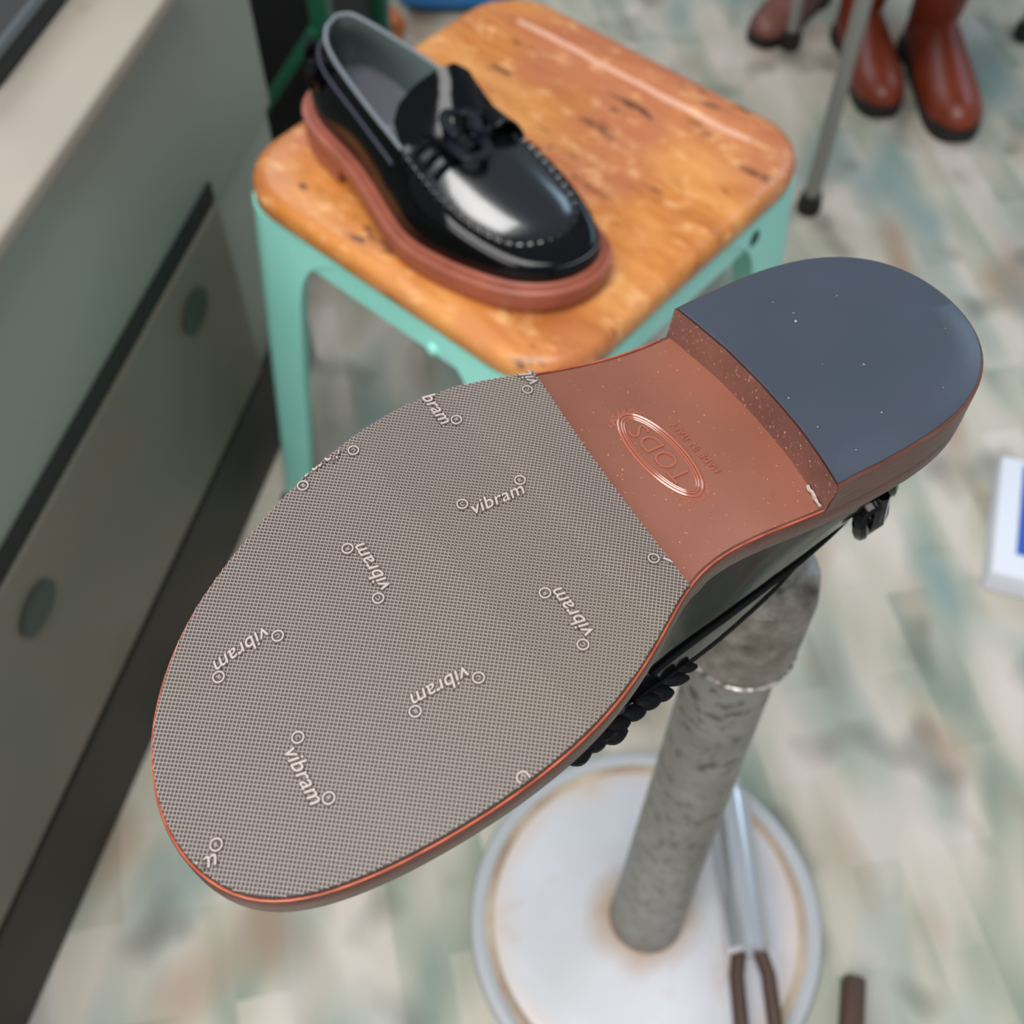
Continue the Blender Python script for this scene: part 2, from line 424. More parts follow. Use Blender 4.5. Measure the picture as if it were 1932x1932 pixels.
def build_loafer(name, standing, matrix, label):
    root = empty(name, (0, 0, 0), label=label, cat='shoe', group=None, matrix=matrix)
    sy = -1.0 if standing else 1.0
    fz = feather_stand if standing else feather_fore
    bz = bottom_stand if standing else bottom_fore
    def fl(vs): return [(float(p[0]), float(p[1]) * sy, float(p[2])) for p in vs]
    def put(g, nm, mat, parent=root, **k):
        return link(nm, fl(g.v), g.f, mat, parent, **k)
    ring = lambda P, zf: [(p[0], p[1], zf(p[0])) for p in P]
    # ---- sole plate / outsole
    g = G()
    if standing:
        prof = [(0.0030, lambda x: bz(x)), (0.0008, lambda x: bz(x) + 0.0006), (0.0, lambda x: bz(x) + 0.002), (-0.0002, lambda x: fz(x) - 0.0078),
                (-0.0006, lambda x: fz(x) - 0.0052), (-0.0004, lambda x: fz(x) - 0.0038), (0.0010, lambda x: fz(x) - 0.0026), (0.0030, lambda x: fz(x) - 0.0024),
                (0.0038, lambda x: fz(x) - 0.0034), (0.0044, lambda x: fz(x) - 0.0036), (0.0050, lambda x: fz(x) - 0.0020),
                (0.0056, lambda x: fz(x) - 0.0002), (0.0068, lambda x: fz(x) + 0.0004), (0.0082, lambda x: fz(x) - 0.0002), (0.0100, lambda x: fz(x) - 0.0010)]
    else:
        prof = [(0.0016, lambda x: bz(x)), (0.0004, lambda x: bz(x) + 0.0003), (0.0, lambda x: bz(x) + 0.0011), (0.0002, lambda x: fz(x) - 0.0030),
                (0.0010, lambda x: fz(x) - 0.0012), (0.0024, lambda x: fz(x) - 0.0003), (0.0080, lambda x: fz(x))]
    rr = [ring(inset(d), zf) for d, zf in prof]
    g.rings(rr)
    top = inset(prof[-1][0]); zt = prof[-1][1]
    g.rings([ring(shrink(top, k), zt) for k in (1, .8, .6, .4, .2, 0)], True)
    put(g, 'outsole' if standing else 'sole_edge', M['russet'] if standing else M['edge'], angle=50)
    g = G()
    bot = inset(prof[0][0])
    g.rings([ring(shrink(bot, k), bz) for k in (1.0, .985, .9, .8, .7, .6, .5, .4, .3, .2, .1, 0)], True)
    if standing:
        put(g, 'sole_underside', M['russet'])
    else:
        w = put(g, 'waist_leather', M['waist'])
        w['label'] = 'polished brown leather waist with stamped oval'
        # thin orange burnished corner line
        e = G()
        pts = [(p[0], p[1], bz(p[0]) + 0.0001) for p in inset(0.0006) if p[0] > 0.074]
        i0 = max(range(len(pts)), key=lambda i: np.linalg.norm(np.array(pts[i]) - np.array(pts[i - 1])))
        pts = pts[i0:] + pts[:i0]
        e.tube(pts, 0.00036, 6)
        put(e, 'burnished_edge_line', M['trim'])['label'] = 'thin orange burnished edge'
    # ---- heel block
    P = OUTM
    hx = 0.0718
    def breast(z, y):      # x of the heel's front face
        return float(np.interp(y, [-.0170, -.0125, -.004, .008, .020, .030, .045, .061, .069], [.0800, .0782, .0757, .0729, .0712, .0702, .0695, .0702, .0708])) + 0.12 * z
    def heel_ring(d, z):
        Q = inset(d)
        back = [q for q in Q if q[0] < breast(z, q[1])]
        i0 = max(range(len(back)), key=lambda i: np.linalg.norm(back[i] - back[i - 1]))
        back = back[i0:] + back[:i0]     # from medial front corner round the back to the lateral front corner
        back = resample(back, 60, False)
        a, b = back[0], back[-1]
        # snap corners to the breast plane
        a = np.array([breast(z, a[1]), a[1]]); b = np.array([breast(z, b[1]), b[1]])
        fr = [np.array([breast(z, b[1] + (a[1] - b[1]) * t), b[1] + (a[1] - b[1]) * t]) for t in np.linspace(0, 1, 22)[1:-1]]
        R = np.vstack([a[None], back[1:-1], b[None], fr])
        return [(p[0], p[1], z) for p in R]
    hz = 0.0140 if standing else 0.0135
    def cap(r, z):
        c = np.array([0.035, 0.0265])
        return [[(c[0] + (p[0] - c[0]) * k, c[1] + (p[1] - c[1]) * k, z) for p in r] for k in (1, .7, .4, .05)]
    g = G()
    g.rings([heel_ring(0.0008, 0.0), heel_ring(0.0, 0.0006), heel_ring(0.0, hz * 0.5), heel_ring(0.0, hz)])
    g.rings(cap(heel_ring(0.0008, 0.0), 0.0), True, False, True)
    # the front face of the heel gets its own part
    hb = put(g, 'heel', M['russet'] if standing else M['edge'], angle=40)
    if not standing:
        g = G()
        n_f = 20
        rows = []
        for z in (0.0002, 0.004, 0.008, 0.0130):
            rg = heel_ring(0.0, z)
            rows.append([(p[0] + 0.0003, p[1], p[2]) for p in ([rg[59]] + rg[60:] + [rg[0]])])
        g.rings(rows, closed=False)
        put(g, 'heel_breast', M['breast'], hb)['label'] = 'dusty brown front face of the heel'
        # grey rubber top piece
        g = G()
        r0 = heel_ring(0.0010, 0.0)
        def hr(d, z, r=r0):
            c = np.array([0.034, 0.0265]); k = 1 - d / 0.04
            return [(c[0] + (p[0] - c[0]) * k, c[1] + (p[1] - c[1]) * k, z) for p in r]
        g.rings([hr(0.0, 0.0), hr(0.0, -0.0004), hr(0.0003, -0.0006)] + [hr(d, -0.0006) for d in (0.01, 0.02, 0.03, 0.038)], True, False, True)
        put(g, 'heel_cap', M['heelcap'])['label'] = 'blue-grey rubber heel cap'
        # small scuff at the inner corner of the breast
        g = G(); rnd = random.Random(3)
        pts = [(0.0806 - i * 0.00045 + rnd.uniform(-.0004, .0004), -0.0110 + i * 0.0013, 0.0120 - abs(i - 3) * 0.0002 + rnd.uniform(-.0004, .0004)) for i in range(7)]
        g.tube(pts, lambda i: 0.0003 + 0.0004 * rnd.random(), 5)
        put(g, 'glue_scuff', M['letters'], hb)['label'] = 'pale scuff of glue at the heel corner'
    # ---- upper walls
    T = np.array(TOP, float) / 1000.0
    if not standing:
        T = T.copy()
        T[:, 2] += np.array([feather_fore(x) - feather_stand(x) for x in T[:, 0]])
    FE = inset(0.0085)
    idx = []
    for t in T:
        d = np.linalg.norm(FE - t[None, :2], axis=1)
        idx.append(int(np.argmin(d)))
    order = np.argsort(idx)
    ids = np.array(idx)[order].astype(float); TT = T[order]
    keep = np.r_[True, np.diff(ids) > 0.5]; ids = ids[keep]; TT = TT[keep]
    ip = np.r_[ids[-1] - NO, ids, ids[0] + NO]
    tp = np.vstack([TT[-1:], TT, TT[:1]])
    TC = np.stack([np.interp(np.arange(NO), ip, tp[:, k]) for k in range(3)], 1)
    TC = csmooth(TC, 6)
    FR = np.array([(p[0], p[1], fz(p[0]) - 0.0006) for p in FE])
    def wall(i, s, off=0.0):
        b = FR[i]; t = TC[i]; n = NRM[i]; h = t[2] - b[2]
        dist = float(np.dot(b[:2] - t[:2], n))
        front = min(max((b[0] - 0.14) / 0.06, 0), 1)
        p1 = b + np.array([n[0] * 0.0035, n[1] * 0.0035, h * (0.45 + 0.42 * front)])
        o2 = max(dist, 0) * (0.30 + 0.30 * front)
        p2 = t + np.array([n[0] * o2, n[1] * o2, -h * (0.30 - 0.31 * front)])
        q = (1 - s) ** 3 * b + 3 * (1 - s) ** 2 * s * p1 + 3 * (1 - s) * s * s * p2 + s ** 3 * t
        return q + np.array([n[0] * off, n[1] * off, off * 0.4 * s])
    S = np.linspace(0, 1, 15)
    g = G()
    g.rings([[wall(i, s) for i in range(NO)] for s in S])
    up = put(g, 'upper', M['patent'], angle=180)
    # topline runs along indices whose TC.x is behind the throat
    lat = [i for i in range(NO) if TC[i][0] < 0.147]
    j0 = max(range(len(lat)), key=lambda k: (lat[k] - lat[k - 1]) % NO)
    topi = lat[j0:] + lat[:j0]
    # lining
    c2 = lambda i: NRM[i]
    g = G()
    ins = inset(0.0125)
    zi = lambda x: fz(x) + (0.010 if standing else 0.0035)
    rows = []
    for s in np.linspace(0, 1, 9):
        row = []
        for i in range(NO):
            a = TC[i] + np.array([-NRM[i][0] * 0.0018, -NRM[i][1] * 0.0018, 0]) if TC[i][0] < 0.147 else wall(i, 0.8, -0.004)
            w_ = wall(i, 1 - s, -0.0028)
            q = w_ if s > 0 else a
            if TC[i][0] >= 0.147: q = wall(i, 0.85 * (1 - s), -0.004)
            row.append(q)
        rows.append(row)
    g.rings(rows)
    put(g, 'lining', M['lining'], angle=180)
    g = G()
    g.rings([[(p[0], p[1], zi(p[0])) for p in shrink(ins, k)] for k in (1.06, .9, .7, .5, .3, .1, 0)], True)
    inso = put(g, 'insole', M['insole'])
    # ---- binding along the topline
    g = G()
    g.tube([TC[i] + np.array([-NRM[i][0] * .0007, -NRM[i][1] * .0007, 0.0004]) for i in topi], 0.0015, 8)
    put(g, 'topline_binding', M['binding'] if standing else M['cord'])['label'] = ('light grey' if standing else 'black') + ' edge binding around the opening'
    # side cord a little below the topline
    for lo, side in (('lateral', 1), ('medial', -1)):
        ii = [i for i in topi if (TC[i][1] - 0.0225) * side > -0.002 and TC[i][0] < 0.143]
        g = G()
        g.tube([wall(i, 0.70, 0.0006) for i in ii], 0.0011, 8, up=(0, 0, 1))
        put(g, 'side_cord', M['stitch'] if standing else M['cord'])
    # ---- apron
    fr = [i for i in range(NO) if TC[i][0] >= 0.1465]
    j0 = max(range(len(fr)), key=lambda k: (fr[k] - fr[k - 1]) % NO)
    fr = fr[j0:] + fr[:j0]
    C3 = resample(np.array([TC[i] for i in fr]), 121, False)
    half = 60
    def dome(a, b, s, k):
        w_ = np.linalg.norm(a - b)
        hgt = 0.145 * w_ * (1 - 0.35 * k)
        q = a + (b - a) * s
        z = hgt * (1 - abs(2 * s - 1) ** 2.3)
        return q + np.array([0, 0, z + 0.0012 * (1 - abs(2 * s - 1) ** 8)])
    rows = []
    for k in range(half + 1):
        a, b = C3[k], C3[120 - k]
        rows.append([dome(a, b, s, k / half) for s in np.linspace(0, 1, 25)])
    # the surface pushed over slightly at the toe
    g = G(); g.rings(rows, closed=False)
    ap = put(g, 'apron', M['apron'], angle=180)
    def apron_pt(u, s):   # u 0 throat..1 toe, s 0 outer..1 inner
        k = u * half; i = int(min(k, half - 1)); f = k - i
        A = dome(C3[i], C3[120 - i], s, i / half); Bq = dome(C3[i + 1], C3[119 - i], s, (i + 1) / half)
        return A * (1 - f) + Bq * f
    # ---- gathered moccasin seam
    g = G()
    Cd = resample(C3, 420, False)
    rnd = random.Random(7)
    g.tube([q + np.array([0, 0, 0.0002]) for q in Cd], lambda i: 0.0013 + 0.0005 * math.sin(i * 2 * math.pi / 12.0), 8)
    sm = put(g, 'gathered_seam', M['apron'])
    g = G()
    for i in range(6, 414, 12):
        q = Cd[i]; t = Cd[i + 3] - Cd[i - 3]; t /= np.linalg.norm(t)
        n = np.array([-t[1], t[0], 0]); n /= np.linalg.norm(n)      # away from the apron
        big = 0.0 if standing else (0.0035 if 0.13 < q[0] < 0.180 and q[1] < 0 else 0.0)
        a = q + n * (0.0038 + big) + np.array([0, 0, -0.0008 + big]); b = q - n * 0.0012 + np.array([0, 0, 0.0022])
        m_ = q + n * 0.001 + np.array([0, 0, 0.0019])
        if big:
            j_ = rnd.uniform(-1, 1); tt = np.array([t[0], t[1], t[2]])
            c0 = q + n * (0.0035 + 0.0012 * j_) + np.array([0, 0, 0.0030 + 0.001 * j_])
            ps = [c0 + tt * (k_ * 0.0011) + n * (0.0014 * (k_ / 4.0)) + np.array([0, 0, -0.0003 * k_]) for k_ in range(-4, 5)]
            g.tube(ps, lambda i_: 0.0004 + 0.0030 * math.sin(math.pi * (i_ + 0.4) / 8.8) ** 0.8, 10)
            g.tube([q - n * 0.001, c0], 0.0024, 8)
        else: g.tube([a, m_, b], 0.0010, 6)
    put(g, 'seam_stitches', M['cord'], sm)
    if not standing:      # torn fringe of the strap end hanging at the inner side
        g = G()
        for k_, (x_, y_, z_, l_, r_) in enumerate(((0.124, -0.0120, 0.0700, 0.010, 0.0022), (0.130, -0.0135, 0.0690, 0.012, 0.0026), (0.137, -0.0150, 0.0680, 0.010, 0.0034), (0.143, -0.0150, 0.0660, 0.011, 0.0038), (0.150, -0.0160, 0.0640, 0.010, 0.0034), (0.157, -0.0165, 0.0620, 0.010, 0.0036), (0.164, -0.0170, 0.0600, 0.009, 0.0030), (0.171, -0.0170, 0.0580, 0.008, 0.0024))):
            p_ = np.array([x_, y_ + 0.0015, z_ - 0.002]); d_ = np.array([-0.8, -0.28, 0.25])
            ps = [p_ + d_ * (l_ * (w_ - 0.5)) for w_ in np.linspace(0, 1, 9)]
            g.tube(ps, lambda i_, r_=r_: 0.0004 + 0.78 * r_ * math.sin(math.pi * min(1, (i_ + 1.2) / 9.4)) ** 0.7, 9, flat=0.6)
        put(g, 'strap_fringe', M['cord'], sm)
    # ---- tongue
    edge = [(140, 60.0, 74), (131, 54, 81), (127, 43, 90), (127, 30, 98), (130, 17, 104), (135, 5, 106), (143, -4, 101), (152, -9, 90), (158, -12, 78)]
    edge = resample(np.array(edge) / 1000.0, 25, False)
    dz0 = 0 if standing else feather_fore(.15) - feather_stand(.15)
    rows = []
    for k, u in enumerate(np.linspace(0, 1, 12)):
        row = []
        for j, s in enumerate(np.linspace(0, 1, 25)):
            b = apron_pt(0.16, s) + np.array([0, 0, 0.0004])
            t = edge[j] + np.array([0, 0, dz0])
            mid = apron_pt(0.02, s) + np.array([0.0, 0, 0.002])
            q = (1 - u) ** 2 * b + 2 * (1 - u) * u * mid + u * u * t
            q = q + np.array([0.0035, 0, 0]) * math.sin(u * math.pi) * math.sin(s * math.pi) + np.array([0.6, 0, 0.5]) * 0.0060 * u * math.cos(s * math.pi * 3.2 + 0.6)
            if u > 0.8: q = q + np.array([-(u - .8) * .012, 0, -(u - .8) ** 2 * .02])
            row.append(q)
        rows.append(row)
    g = G(); g.rings(rows, closed=False)
    rows2 = [[q + np.array([-0.0012, 0, -0.0010]) for q in r] for r in rows]
    g.rings(rows2, closed=False); g.rings([rows[-1], rows2[-1]], closed=False)
    put(g, 'tongue', M['patent'], angle=70)
    # ---- saddle strap with slots, chain, raised loop
    def onap(x, y, h):
        best = None
        for u in np.linspace(0, 1, 61):
            for s in np.linspace(0, 1, 41):
                p = AP[int(round(u * 60))][int(round(s * 40))]
                d = (p[0] - x) ** 2 + (p[1] - y) ** 2
                if best is None or d < best[0]: best = (d, p)
        return np.array([x, y, best[1][2] + h])
    AP = [[apron_pt(u, s) for s in np.linspace(0, 1, 41)] for u in np.linspace(0, 1, 61)]
    def band(path, w, th, nm, mat, parent=root, wdir=(1, 0, 0)):
        path = [np.array(p) for p in path]
        g = G(); rings = []
        wd = np.array(wdir, float)
        for i, p in enumerate(path):
            t = path[min(i + 1, len(path) - 1)] - path[max(i - 1, 0)]; t /= np.linalg.norm(t)
            ww = wd - t * np.dot(wd, t); ww /= np.linalg.norm(ww); n = np.cross(t, ww)
            n = n if n[2] > 0 or True else -n
            rings.append([p + ww * a * w / 2 + n * b * th / 2 for a, b in ((-1, -.6), (-1, .6), (-.93, 1), (.93, 1), (1, .6), (1, -.6), (.93, -1), (-.93, -1))])
        g.rings(rings, True, True, True)
        return put(g, nm, mat, parent, angle=30)
    # two narrow bars on the outer side (slots between them), joined at both ends
    for x in (0.156, 0.166, 0.176):
        pth = [onap(x + 0.0, y, 0.0026) for y in np.linspace(0.0600, 0.0440, 7)]
        band(pth, 0.0042, 0.0022, 'saddle_strap_bar', M['patent'])
    pth = [onap(x, 0.0450, 0.0030) for x in np.linspace(0.152, 0.180, 8)]
    band(pth, 0.0045, 0.0026, 'saddle_strap_end', M['patent'], wdir=(0, 1, 0))
    # middle plate under the chain
    pth = [onap(0.172, y, 0.0026) for y in np.linspace(0.044, 0.008, 12)]
    band(pth, 0.017, 0.0018, 'saddle_strap', M['patent'])
    # raised loop on the inner side
    a0 = onap(0.170, 0.010, 0.003); b0 = onap(0.178, -0.012, 0.002)
    pth = []
    for t in np.linspace(0, 1, 16):
        q = a0 + (b0 - a0) * t; q = q + np.array([0, 0, 0.0125 * math.sin(t * math.pi) ** 0.7]); pth.append(q)
    band(pth, 0.019, 0.0022, 'raised_strap_loop', M['patent'])
    # chain of flat links
    ch = bpy.data.objects.new('chain_ornament', None); COL.objects.link(ch); ch.parent = root; ch.empty_display_size = .01
    def link_ring(cx, cy, h, rot, a, b, wd, gap, tilt):
        c = onap(cx, cy, h)
        pts = []
        st = gap
        for t in np.linspace(st, 2 * math.pi - st, 30):
            # stadium
            x_ = math.copysign(abs(math.cos(t)) ** 0.8, math.cos(t)) * a; y_ = math.copysign(abs(math.sin(t)) ** 0.8, math.sin(t)) * b
            X = x_ * math.cos(rot) - y_ * math.sin(rot); Y = x_ * math.sin(rot) + y_ * math.cos(rot)
            pts.append(c + np.array([X, Y, tilt * y_]))
        g = G(); rings = []
        for i, p in enumerate(pts):
            t = pts[min(i + 1, len(pts) - 1)] - pts[max(i - 1, 0)]; t /= np.linalg.norm(t)
            up_ = np.array([0, 0, 1.0]); n = np.cross(t, up_); n /= np.linalg.norm(n); u2 = np.cross(n, t)
            rings.append([p + n * q0 * wd / 2 + u2 * q1 * 0.0016 for q0, q1 in ((-1, -.7), (-1, .5), (-.8, 1), (.8, 1), (1, .5), (1, -.7), (.8, -1), (-.8, -1))])
        g.rings(rings, True, True, True)
        put(g, 'chain_link', M['matte_black'], ch, angle=30)
    link_ring(0.1655, 0.026, 0.0105, 0.35, 0.0130, 0.0105, 0.0072, 0.55, 0.15)
    link_ring(0.1800, 0.0310, 0.0085, 3.5, 0.0135, 0.0108, 0.0072, 0.55, -0.12)
    link_ring(0.1705, 0.0125, 0.0072, 1.3, 0.0085, 0.0065, 0.0040, 0.05, 0.25)
    # ---- heel tab: cord band round the back of the counter with two knots
    bi = [i for i in topi if TC[i][0] < 0.040]
    g = G()
    rngs = []
    for i in bi:
        n3 = np.array([NRM[i][0], NRM[i][1], 0])
        lo_, hi_ = wall(i, 0.50), wall(i, 0.66)
        rngs.append([lo_ + n3 * .0004, lo_ + n3 * .0024, hi_ + n3 * .0024, hi_ + n3 * .0004])
    g.rings(rngs, True, True, True)
    tab = put(g, 'heel_tab', M['patent'], angle=40)
    for i in (bi[0], bi[-1], bi[len(bi) // 4], bi[3 * len(bi) // 4]):
        n3 = np.array([NRM[i][0], NRM[i][1], 0]); c = wall(i, 0.56) + n3 * 0.0042
        t3 = np.array([-n3[1], n3[0], 0])
        g = G()
        pts = [c + t3 * (0.006 * math.cos(q)) + np.array([0, 0, 0.0095 * math.sin(q)]) + n3 * (0.001 * math.sin(3 * q)) for q in np.linspace(0, 2 * math.pi, 25)[:-1]]
        g.tube(pts, 0.0028, 8, closed=True)
        g.tube([c + np.array([0, 0, 0.012]) - n3 * .001, c + n3 * .003, c + np.array([0, 0, -0.013]) + n3 * .001], 0.0026, 8)
        put(g, 'tab_knot', M['patent'], tab)
    # vertical back strip
    i = min(topi, key=lambda k: TC[k][0])
    band([wall(i, s, 0.0016) for s in np.linspace(0.08, 0.97, 10)], 0.011, 0.0018, 'back_strip', M['patent'], wdir=(0, 1, 0))
    return root, put, dict(bz=bz, fz=fz, inso=inso, zi=zi)

def oval_logo(put, parent, cx, cy, zf, L, W, ang, down, word, mat, sub=None, subpos=None, name='oval_stamp', ornament=True, h=0.00035, flipt=1):
    """stamped oval rings with a word inside; ang = direction of reading in local 2D; down = z sign away from the surface"""
    g = G()
    ca, sa = math.cos(ang), math.sin(ang)
    upx, upy = (-sa * flipt, ca * flipt)
    def P(u, v, z=0.0):
        x = cx + u * ca + v * upx; y = cy + u * sa + v * upy
        return (x, y, zf(x) + down * z)
    for k, r in ((1.0, 0.00055), (0.86, 0.00042), (0.76, 0.00030)):
        g.tube([P(L * (k + (1 - k) * 0.5) * math.cos(t), W * k * math.sin(t), 0.0) for t in np.linspace(0, 2 * math.pi, 97)[:-1]], r, 6, closed=True)
    if ornament:
        for s in (-1, 1):
            for q in range(-3, 4):
                a = q * 0.22
                bx, by = s * L * 1.02 * math.cos(a * 0.9), W * 1.3 * math.sin(a)
                rad = 0.0009 if abs(q) < 3 else 0.0006
                g.tube([P(bx + rad * math.cos(t) + s * .0009, by + rad * math.sin(t)) for t in np.linspace(0, 5.0, 12)], 0.00022, 5)
            for t0 in (-1, 1):
                g.tube([P(s * L * (0.86 + 0.05 * j), t0 * W * (0.62 - 0.05 * j) + t0 * 0.0008 * (j % 2)) for j in range(5)], 0.0003, 5)
    v, f = text_geo(word, 1.0, 0.02, -0.012)
    w_ = v[:, 0].max() - v[:, 0].min(); hgt = v[:, 1].max() - v[:, 1].min()
    sx = L * 1.32 / w_; sy_ = W * 0.88 / hgt
    c0 = (v[:, 0].max() + v[:, 0].min()) / 2; c1 = (v[:, 1].max() + v[:, 1].min()) / 2
    g.add([P((q[0] - c0) * sx, (q[1] - c1) * sy_, h * (0.5 if q[2] < 0 else 1.0) if q[2] > 0 else -0.0002) for q in v], f)
    if sub:
        v, f = text_geo(sub, 1.0, 0.02, 0.0)
        w_ = v[:, 0].max() - v[:, 0].min(); s_ = subpos[2] / w_
        c0 = (v[:, 0].max() + v[:, 0].min()) / 2; c1 = (v[:, 1].max() + v[:, 1].min()) / 2
        g.add([P((q[0] - c0) * s_ + subpos[0], (q[1] - c1) * s_ * 1.2 + subpos[1], 0.00045 if q[2] > 0 else -0.0002) for q in v], f)
    return put(g, name, mat, parent, angle=30)

# ------------------------------------------------------------------ the setting
def struct(name, g, mat, **k):
    o = g.out(name, mat, **k); o['kind'] = 'structure'; return o
g = G(); g.box(-1.6, 2.2, -0.6, 3.6, -0.05, 0.0)
struct('floor', g, M['floor'], smooth=False)
g = G(); g.box(-1.6, 2.2, 3.6, 3.7, 0, 1.1)
struct('wall_back', g, M['wall'], smooth=False)

# ------------------------------------------------------------------ cabinet on the left
CD = math.radians(76.32)
cdx, cdy = math.cos(CD), math.sin(CD)
# local frame: X along the front (away from the camera), Y into the cabinet (left), origin on the floor at the front plane
CM = Matrix(((cdx, -cdy, 0, -0.434 * cdy), (cdy, cdx, 0, 0.434 * cdx), (0, 0, 1, 0), (0, 0, 0, 1)))
cabt = empty('cabinet', (0, 0, 0), label='grey-green metal workbench cabinet with a beige top on the left', cat='cabinet', matrix=CM)
def rbox(x0, x1, y0, y1, z0, z1, r=0.006):
    """box with bevelled edges"""
    bm = bmesh.new()
    bmesh.ops.create_cube(bm, size=1.0)
    for v in bm.verts:
        v.co = Vector(((x0 + x1) / 2 + v.co.x * (x1 - x0), (y0 + y1) / 2 + v.co.y * (y1 - y0), (z0 + z1) / 2 + v.co.z * (z1 - z0)))
    bmesh.ops.bevel(bm, geom=list(bm.edges), offset=r, segments=3, profile=0.5, affect='EDGES')
    bm.verts.index_update()
    v = [tuple(q.co) for q in bm.verts]; f = [tuple(q.index for q in fc.verts) for fc in bm.faces]
    bm.free()
    return v, f
X0, X1 = -0.35, 0.845
g = G(); g.add(*rbox(X0, X1, 0.0, 0.50, 0.345, 0.541, 0.004)); g.add(*rbox(X0, X1, 0.006, 0.50, 0.0, 0.345, 0.003))
g.out('body', M['cab'], cabt)
g = G(); g.add(*rbox(X0 - 0.02, X1 - 0.12, -0.016, 0.52, 0.541, 0.555, 0.004)); g.out('top', M['top'], cabt)['label'] = 'worn beige worktop'
g = G(); g.box(X0, 0.705, -0.0015, 0.02, 0.352, 0.372); g.out('drawer_gap', M['gap'], cabt)['label'] = 'black strip painted as the shadow gap above the drawers'  # solid strip, the shade of the gap is its black colour
g = G(); g.add(*rbox(-0.30, 0.705, -0.004, 0.014, 0.130, 0.350, 0.003))
dr = g.out('drawer_front', M['drawer'], cabt)
for hx in (0.622, 0.325, 0.03):
    g = G(); g.lathe([(0.006, 0), (0.021, 0.0005), (0.023, 0.003), (0.017, 0.0045), (0.006, 0.0035)], n=28)
    g.v = [(hx + q[0] * 1.0, -0.004 - q[2], 0.302 + q[1] * 0.75) for q in g.v]
    g.out('recessed_pull', M['greygrip'], dr)
g = G(); g.add(*rbox(X0 + 0.002, 0.80, -0.002, 0.010, 0.001, 0.118, 0.003)); g.out('shade_panel', NT('dark_brown_shade_panel', 0.6, lin(46, 41, 34)).m, cabt)['label'] = 'dark brown panel painted as shade along the cabinet foot'  # dark panel added to carry the shade near the floor
# metal tray on the cabinet top
tr = empty('metal_tray', (-0.372, 0.745, 0.5552), math.radians(76), label='dark steel tray with blue-grey rim on the beige cabinet top', cat='tray')
g = G()
a, b, h = 0.075, 0.055, 0.020
g.box(-a, a, -b, b, 0.0, 0.002)
g.box(-a, a, -b, -b + 0.002, 0, h); g.box(-a, a, b - 0.002, b, 0, h); g.box(-a, -a + 0.002, -b, b, 0, h); g.box(a - 0.002, a, -b, b, 0, h)
g.out('tray_body', M['traydark'], tr, smooth=False)
g = G(); g.tube([(-a, -b, h), (a, -b, h), (a, b, h), (-a, b, h)], 0.0042, 8, closed=True); g.out('tray_rim', M['tray'], tr)

# ------------------------------------------------------------------ green machine frame behind
mf = empty('machine_frame', (-0.262, 1.245, 0), math.radians(-10), label='dark green steel frame with black inside, behind the cabinet end', cat='machine')
def bar(p, q, w, d, nm, mat, par, tw=0.0):
    p, q = Vector(p), Vector(q); t = (q - p); L_ = t.length
    rot = t.to_track_quat('X', 'Z').to_matrix().to_4x4()
    mm = Matrix.Translation((p + q) / 2) @ rot
    v, f = rbox(-L_ / 2, L_ / 2, -w / 2, w / 2, -d / 2, d / 2, min(w, d) * 0.15)
    g = G(); g.add([tuple(mm @ Vector(x)) for x in v], f)
    return g.out(nm, mat, par)
for px_, py_ in ((-0.085, -0.06), (0.065, -0.06), (-0.085, 0.16), (0.065, 0.16)):
    bar((px_, py_, 0.0), (px_, py_, 0.50), 0.022, 0.022, 'post', M['green'], mf)
bar((-0.075, -0.066, 0.06), (0.06, -0.066, 0.26), 0.026, 0.012, 'diagonal_brace', M['green'], mf)
bar((-0.085, -0.06, 0.49), (0.065, -0.06, 0.49), 0.022, 0.02, 'cross_rail', M['green'], mf)
bar((-0.085, 0.16, 0.49), (0.065, 0.16, 0.49), 0.022, 0.02, 'cross_rail', M['green'], mf)
g = G(); g.add(*rbox(-0.060, 0.060, -0.030, 0.15, 0.012, 0.47, 0.008)); g.out('black_casing', M['black'], mf)

# ------------------------------------------------------------------ small things behind the stool
o = empty('orange_pouch', (-0.205, 1.50, 0), 0.3, label='orange-brown leather pouch on the floor behind the stool', cat='pouch')
def blob(c, rx, ry, rz, seed=0, n=20, m_=14, p=2.6):
    rnd = random.Random(seed); g = G(); rings = []
    ph = [rnd.uniform(0, 6) for _ in range(4)]
    for i in range(1, m_):
        th = math.pi * i / m_
        rings.append([(c[0] + rx * math.copysign(abs(math.cos(a)) ** (2 / p), math.cos(a)) * math.sin(th) ** 0.7 * (1 + .05 * math.sin(3 * a + ph[0])),
                       c[1] + ry * math.copysign(abs(math.sin(a)) ** (2 / p), math.sin(a)) * math.sin(th) ** 0.7 * (1 + .05 * math.sin(2 * a + ph[1])),
                       c[2] + rz * math.cos(th) * (1 + .06 * math.sin(2 * a + ph[2]))) for a in [2 * math.pi * k / n for k in range(n)]])
    g.rings(rings, True, True, True)
    return g
blob((0, 0, 0.028), 0.055, 0.035, 0.028, 1).out('pouch_body', M['orange'], o)
g = G(); g.add(*rbox(-0.045, 0.045, -0.034, 0.004, 0.048, 0.056, 0.003)); g.out('flap', M['orange'], o)
o = empty('blue_cloth', (-0.085, 1.62, 0), 0, label='folded blue cloth on the floor at the top edge, behind the stool', cat='cloth')
blob((0, 0, 0.022), 0.085, 0.05, 0.022, 4, p=4).out('lower_fold', M['bluecloth'], o)
blob((0.01, 0.0, 0.052), 0.07, 0.042, 0.016, 5, p=4).out('upper_fold', M['bluecloth'], o)
o = blob((0, 0, 0.014), 0.045, 0.04, 0.014, 8).out('crumpled_cloth', M['pale']); o.location = (-0.10, 1.455, 0)
tag(o, 'pale green crumpled cloth on the floor beside the orange pouch', 'cloth')
